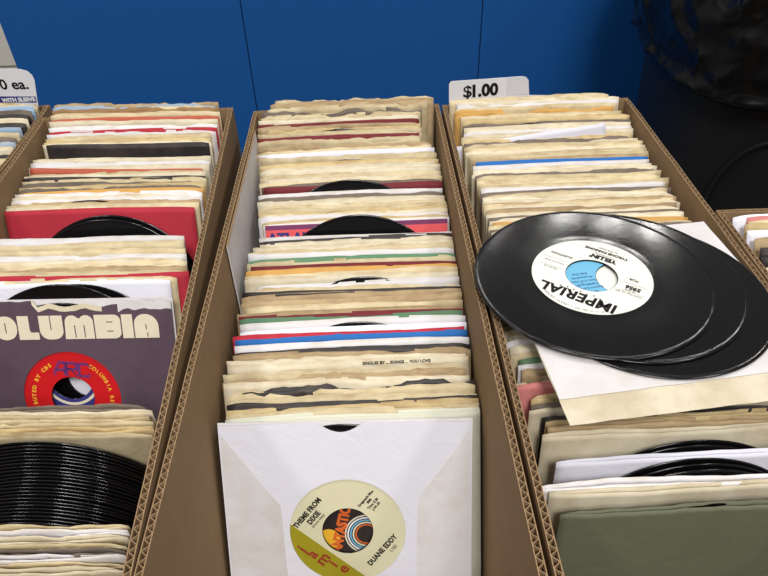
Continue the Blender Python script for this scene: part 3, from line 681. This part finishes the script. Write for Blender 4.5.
def lying(x, y, z, labmat, ang, label):
    r, lb = labelled_record(Matrix.Translation((x, y, z)) @ Matrix.Rotation(ang, 4, 'Z'), labmat)
    tag(r, label, 'record', 'records lying loose on the right box'); return r, lb
lying(.1985, .3700, zr, M['lab_white'], 1.0, 'bottom record of the three lying loose on the right box')
r2, l2 = lying(.1845, .3830, zr + .0016, M['lab_blue'], math.radians(180 + 8), 'middle record of the three lying on the right box, pale blue label')
for k, tx in enumerate(('45 R.P.M.', 'Record Company', 'Publishing BMI', 'Time 2:10 Vocal', 'Produced by', 'Side One')):
    text(tx, .0032, M['inkblue'], l2, (.0290, .0100 - k * .0042, .0001))
ang = math.atan2(.3795 - .350, .1222 - .163)
r1, l1 = lying(.1622, .3862, zr + .0032, M['lab_white'], ang, 'top record of the three lying on the right box, white label upside down')
K_ = M['black_ink']; z1 = .0001
text('IMPERIAL', .0135, K_, l1, (0, .0285, z1), bold=.0005, xs=1.0, space=1.05)
bm = bmesh.new()
for k in range(7):
    cx = -.0150 + k * .0050; cy = .0375 - .00010 * 0 + .0012 * math.cos((k - 3) * .5) * -1
    cy = .0222 if k % 2 else .0232
    pts = [(cx + (.0011 if j % 2 == 0 else .0005) * math.sin(j * PI / 5), cy + (.0011 if j % 2 == 0 else .0005) * math.cos(j * PI / 5), 0) for j in range(10)]
    bm.faces.new([bm.verts.new(p_) for p_ in pts][::-1])
q = from_bm('printed_stars', bm, K_, l1); q.location = (0, 0, .00016)
arc_text('A DIVISION OF LIBERTY RECORDS', .0412, math.radians(90 + 36), math.radians(-2.55), .0024, K_, l1, z1)
for sx in (-1, 1):
    bm = bmesh.new()
    for yy in (.0048, -.0052):
        bm_box(bm, sx * .031 - .0095, sx * .031 + .0095, yy, yy + .0002, 0, .0001)
    q = from_bm('printed_rule', bm, K_, l1); q.location = (0, 0, .0001)
text('5956', .0056, K_, l1, (-.0310, -.0008, z1), bold=.0003)
text('45-3042', .0024, K_, l1, (-.0300, .0030, z1)); text('Travis Music Co. BMI', .0022, K_, l1, (-.0300, .0068, z1))
text('FOR', .0036, K_, l1, (-.0285, -.0105, z1), bold=.0001); text('AUDITION', .0036, K_, l1, (.0285, -.0120, z1), bold=.0001)
text('Time 2:19 Vocal', .0024, K_, l1, (.0300, -.0010, z1)); text('Not for sale', .0022, K_, l1, (.0300, .0070, z1))
text("YELLIN'", .0062, K_, l1, (0, -.0240, z1), bold=.0004); text('(Tyrone Parsons)', .0022, K_, l1, (0, -.0278, z1))
text('TYRONE PARSONS', .0040, K_, l1, (0, -.0322, z1), bold=.0002); text('IN THE PARK', .0026, K_, l1, (0, -.0362, z1)); 

# ---------------------------------------------------------------- card along the left inner wall of the middle box
o = link('cardboard_divider', None); tag(o, 'white card standing along the left inner wall of the middle box', 'divider')
bm = bmesh.new(); bm_box(bm, -.1228, -.1216, .455, .664, 0, .2295); 
o2 = from_bm('card_face', bm, PM['W'], o); o.location = (0, 0, .7490)
bm = bmesh.new(); bm_box(bm, -.1229, -.1215, .455, .664, .2295, .2301); from_bm('cut_edge', bm, M['flute'], o)

# ---------------------------------------------------------------- price signs
def sign_plate(pts, y, mat, parent, th=.0006):
    P = [aty(a, b, y) for a, b in pts]; c = P[0]
    q = curve_mesh('card', [[(p.x, p.z) for p in P]], th / 2, mat, parent); q.rotation_euler = (PI / 2, 0, 0); q.location = (0, y, 0)
    return q
def sign_text(s, px, py, y, size, parent, mat, rot=0, bold=.0005, align='CENTER', xs=1):
    p = aty(px, py, y - .0006); t = text(s, size, mat, parent, (p.x, p.y, p.z), bold=bold, align=align, xs=xs)
    t.rotation_euler = (PI / 2, -rot, 0); return t
o = link('price_sign', None); tag(o, 'white card price sign at the back of the right box reading one dollar', 'sign', 'price signs')
ys = .7005
pts = [(451, 160), (449, 108), (449, 84), (451, 81.5), (455, 81), (522, 76.3), (526, 77), (528.5, 80), (529, 95), (606, 96), (609, 160)]
sign_plate(pts, ys, M['card'], o)
q = sign_plate([(507, 77.6), (522, 76.5), (526, 77.2), (528.3, 80), (528.6, 94.5), (507, 95)], ys - .0006, M['tape'], o, .0002); q.name = 'clear_tape'
sign_text('$', 467.5, 92.2, ys, .0185, o, M['black_ink'], math.radians(3), .0003, xs=1.05)
sign_text('1.00', 484, 90.8, ys, .0190, o, M['black_ink'], math.radians(3), .0008, xs=.95)
o = link('price_sign', None); tag(o, 'rounded white price sign at the back of the far left box, cut by the frame', 'sign', 'price signs')
ys = .7360
sign_plate([(-150, 130), (-150, 68), (20, 69), (27, 71), (32, 75), (34.5, 80), (38, 104), (39, 130)], ys, M['card'], o)
sign_text('$1.00 ea.', 28, 84.5, ys, .0165, o, M['black_ink'], math.radians(-1), .0003, 'RIGHT')
q = sign_plate([(-148, 96), (35.5, 96.5), (36.8, 102.5), (-148, 102.5)], ys - .0006, M['inkblue'], o, .0002); q.name = 'printed_band'; q['label'] = 'blue printed band'
sign_text('WITH SLEEVE', 35, 99.4, ys - .0005, .0062, o, M['white_print'], 0, .0003, 'RIGHT')

# ---------------------------------------------------------------- setting
def struct(name, bm, mat, smooth=False): return tag(from_bm(name, bm, mat, None, smooth), kind='structure')
bm = bmesh.new(); bm_box(bm, -4, 4, -3, 3.2, -.05, 0); struct('floor', bm, M['concrete'])
YB = 1.37
seams = [aty(240, 0, YB).x, aty(483, 0, YB).x]; wp = seams[1] - seams[0]
xl = aty(6, 40, YB).x
edges = [xl, seams[0], seams[1]] + [seams[1] + wp * k for k in range(1, 7)]
bm = bmesh.new()
for a, b in zip(edges, edges[1:]): bm_box(bm, a + .0012, b - .0012, YB, YB + .02, 0, 1.45)
o = struct('wall_back', bm, M['blue'])
bm = bmesh.new()
for a in edges[1:-1]: bm_box(bm, a - .003, a + .003, YB + .003, YB + .02, 0, 1.44)
tag(from_bm('trim_1', bm, M['seam']), kind='structure')
bm = bmesh.new(); YW = 1.9
bm_box(bm, -4, -.55, YW + .004, YW + .1, 0, 3); struct('wall_left', bm, M['mortar'])
bm = bmesh.new()
for j in range(15):
    for i in range(9):
        x = -4 - .2 + .05 + i * .4 + (.2 if j % 2 else 0); bm_box(bm, x, x + .392, YW, YW + .004, j * .2, j * .2 + .192)
tag(from_bm('trim_2', bm, M['block']), kind='structure')

tb = link('table', None); tag(tb, 'long dark table under the cardboard boxes of records', 'table')
bm = bmesh.new(); bm_box(bm, -1.1, 1.1, -.2, .752, .715, .7448); bmesh.ops.bevel(bm, geom=[e for e in bm.edges], offset=.003, segments=2, affect='EDGES'); from_bm('table_top', bm, M['table'], tb)
for x in (-1.0, 1.0):
    for y in (-.12, .66):
        bm = bmesh.new(); bm_box(bm, x - .015, x + .015, y - .015, y + .015, 0, .715); from_bm('leg', bm, M['metal'], tb)

# garbage bin with its bag
bc = Vector((.742, 1.045)); BR = .275
bn = link('garbage_bin', None); bn.location = (bc.x, bc.y, 0); tag(bn, 'large round black garbage bin standing behind the right boxes', 'bin')
bm = lathe([(.0, .02), (.225, .0), (.235, .01), (BR, .90), (BR, 1.06), (BR + .012, 1.065), (BR + .012, 1.09), (BR - .01, 1.09), (BR - .012, .95), (.22, .03), (0, .03)], 64); from_bm('bin_body', bm, M['bin'], bn, True)
for sgn in (0, 1):
    ang = math.radians(236 + 180 * sgn); bm = bmesh.new(); prev = None
    for k in range(25):
        a = PI * k / 24; da = .34 * math.cos(a); zz = .70 + .155 * math.sin(a) ; rr_ = BR - .004 + .012
        rr_ = lin([(0, .226), (.9, BR)], zz) + .006
        c = Vector((rr_ * math.cos(ang + da), rr_ * math.sin(ang + da), zz)); n_ = Vector((math.cos(ang + da), math.sin(ang + da), 0)); tz = Vector((0, 0, 1))
        rad = Vector((-n_.y * math.cos(a), n_.x * math.cos(a), math.sin(a)))
        ring = [bm.verts.new(c + .004 * (math.cos(t) * n_ + math.sin(t) * rad)) for t in [2 * PI * j / 8 for j in range(8)]]
        if prev:
            for j in range(8): bm.faces.new((prev[j], prev[(j + 1) % 8], ring[(j + 1) % 8], ring[j]))
        prev = ring
    from_bm('handle', bm, M['bin'], bn, True)
# bag: folded over the rim, crumpled
bm = bmesh.new(); n = 260; mrows = 46; rings = []
def ridged(v): return 1 - abs(noise.noise(v)) * 2
for j in range(mrows + 1):
    s_ = j / mrows; ring = []
    for i in range(n):
        a = 2 * PI * i / n; ca, sa = math.cos(a), math.sin(a)
        hem = .925 - .045 * max(0, math.cos(a - math.radians(262))) + .012 * math.sin(3 * a + 1) + .01 * noise.noise((ca * 3, sa * 3, 0))
        if s_ < .7:
            t = s_ / .7; z = hem + (1.125 - hem) * t
            q = Vector((ca * 2.6, sa * 2.6 + z * 2.0, z * 8.0)); q2 = Vector((ca * 4 - z * 3, sa * 4 + z * 3, z * 11 + 4)); wq = noise.noise(q * .8)
            r = BR + .016 + .016 * math.sin(PI * min(1, t * 1.1)) + .011 * max(0, ridged(q + Vector((wq, 0, wq)))) ** 3 * (.4 + t) + .006 * max(0, ridged(q2)) ** 4 + .004 * max(0, ridged(q2 * 2.3)) ** 2
            if t < .09: r += .009 * math.sin(PI * t / .09)
        else:
            t = (s_ - .7) / .3; z = 1.125 - .22 * t + .012 * noise.noise((ca * 4, sa * 4, t * 3)); r = BR + .02 - .06 * min(1, t * 2.2) - .12 * t + .012 * noise.noise((ca * 6, sa * 6, t * 4))
        ring.append(bm.verts.new((r * ca, r * sa, z)))
    rings.append(ring)
for a_, b_ in zip(rings, rings[1:]):
    for i in range(n): bm.faces.new((a_[i], a_[(i + 1) % n], b_[(i + 1) % n], b_[i]))
bag = from_bm('garbage_bag', bm, M['bag'], None, True); bag.location = (bc.x, bc.y, 0)
tag(bag, 'crumpled black plastic bag folded over the rim of the garbage bin', 'bag')
md = bag.modifiers.new('s', 'SOLIDIFY'); md.thickness = .0004

# ---------------------------------------------------------------- light: hall lamps far overhead and soft sky-like bounce of the hall
wd = bpy.data.worlds.new('world'); bpy.context.scene.world = wd; wd.use_nodes = True
bg = wd.node_tree.nodes['Background']; bg.inputs[0].default_value = (1, .98, .95, 1); bg.inputs[1].default_value = .22
def lamp(x, y, z, sx, sy, e, col=(1, .97, .92), aim=None):
    l = bpy.data.lights.new('ceiling_lamp', 'AREA'); l.shape = 'RECTANGLE'; l.size = sx; l.size_y = sy; l.energy = e; l.color = col
    o = bpy.data.objects.new('ceiling_lamp', l); C.objects.link(o); o.location = (x, y, z)
    d = Vector(aim or (x, y, 0)) - o.location; o.rotation_euler = d.to_track_quat('-Z', 'Y').to_euler()
    return o
for x in (-2.4, 0, 2.4):
    for y in (-2.2, .6):
        lamp(x, y, 4.6, .5, .5, 38)
for x, y in ((1.25, 5.9), (2.0, 5.74), (2.4, 5.55), (2.8, 5.47), (-.6, 5.2), (-2.0, 5.0)):
    lamp(x, y, 4.6, .2, .2, 11)
lamp(0.3, -2.0, 3.9, 1.2, 1.2, 92, aim=(0, .4, .9))
sc = bpy.context.scene
sc.view_settings.view_transform = 'Standard'; sc.view_settings.look = 'None'; sc.view_settings.exposure = 0; sc.view_settings.gamma = 1; sc.view_settings.use_curve_mapping = False
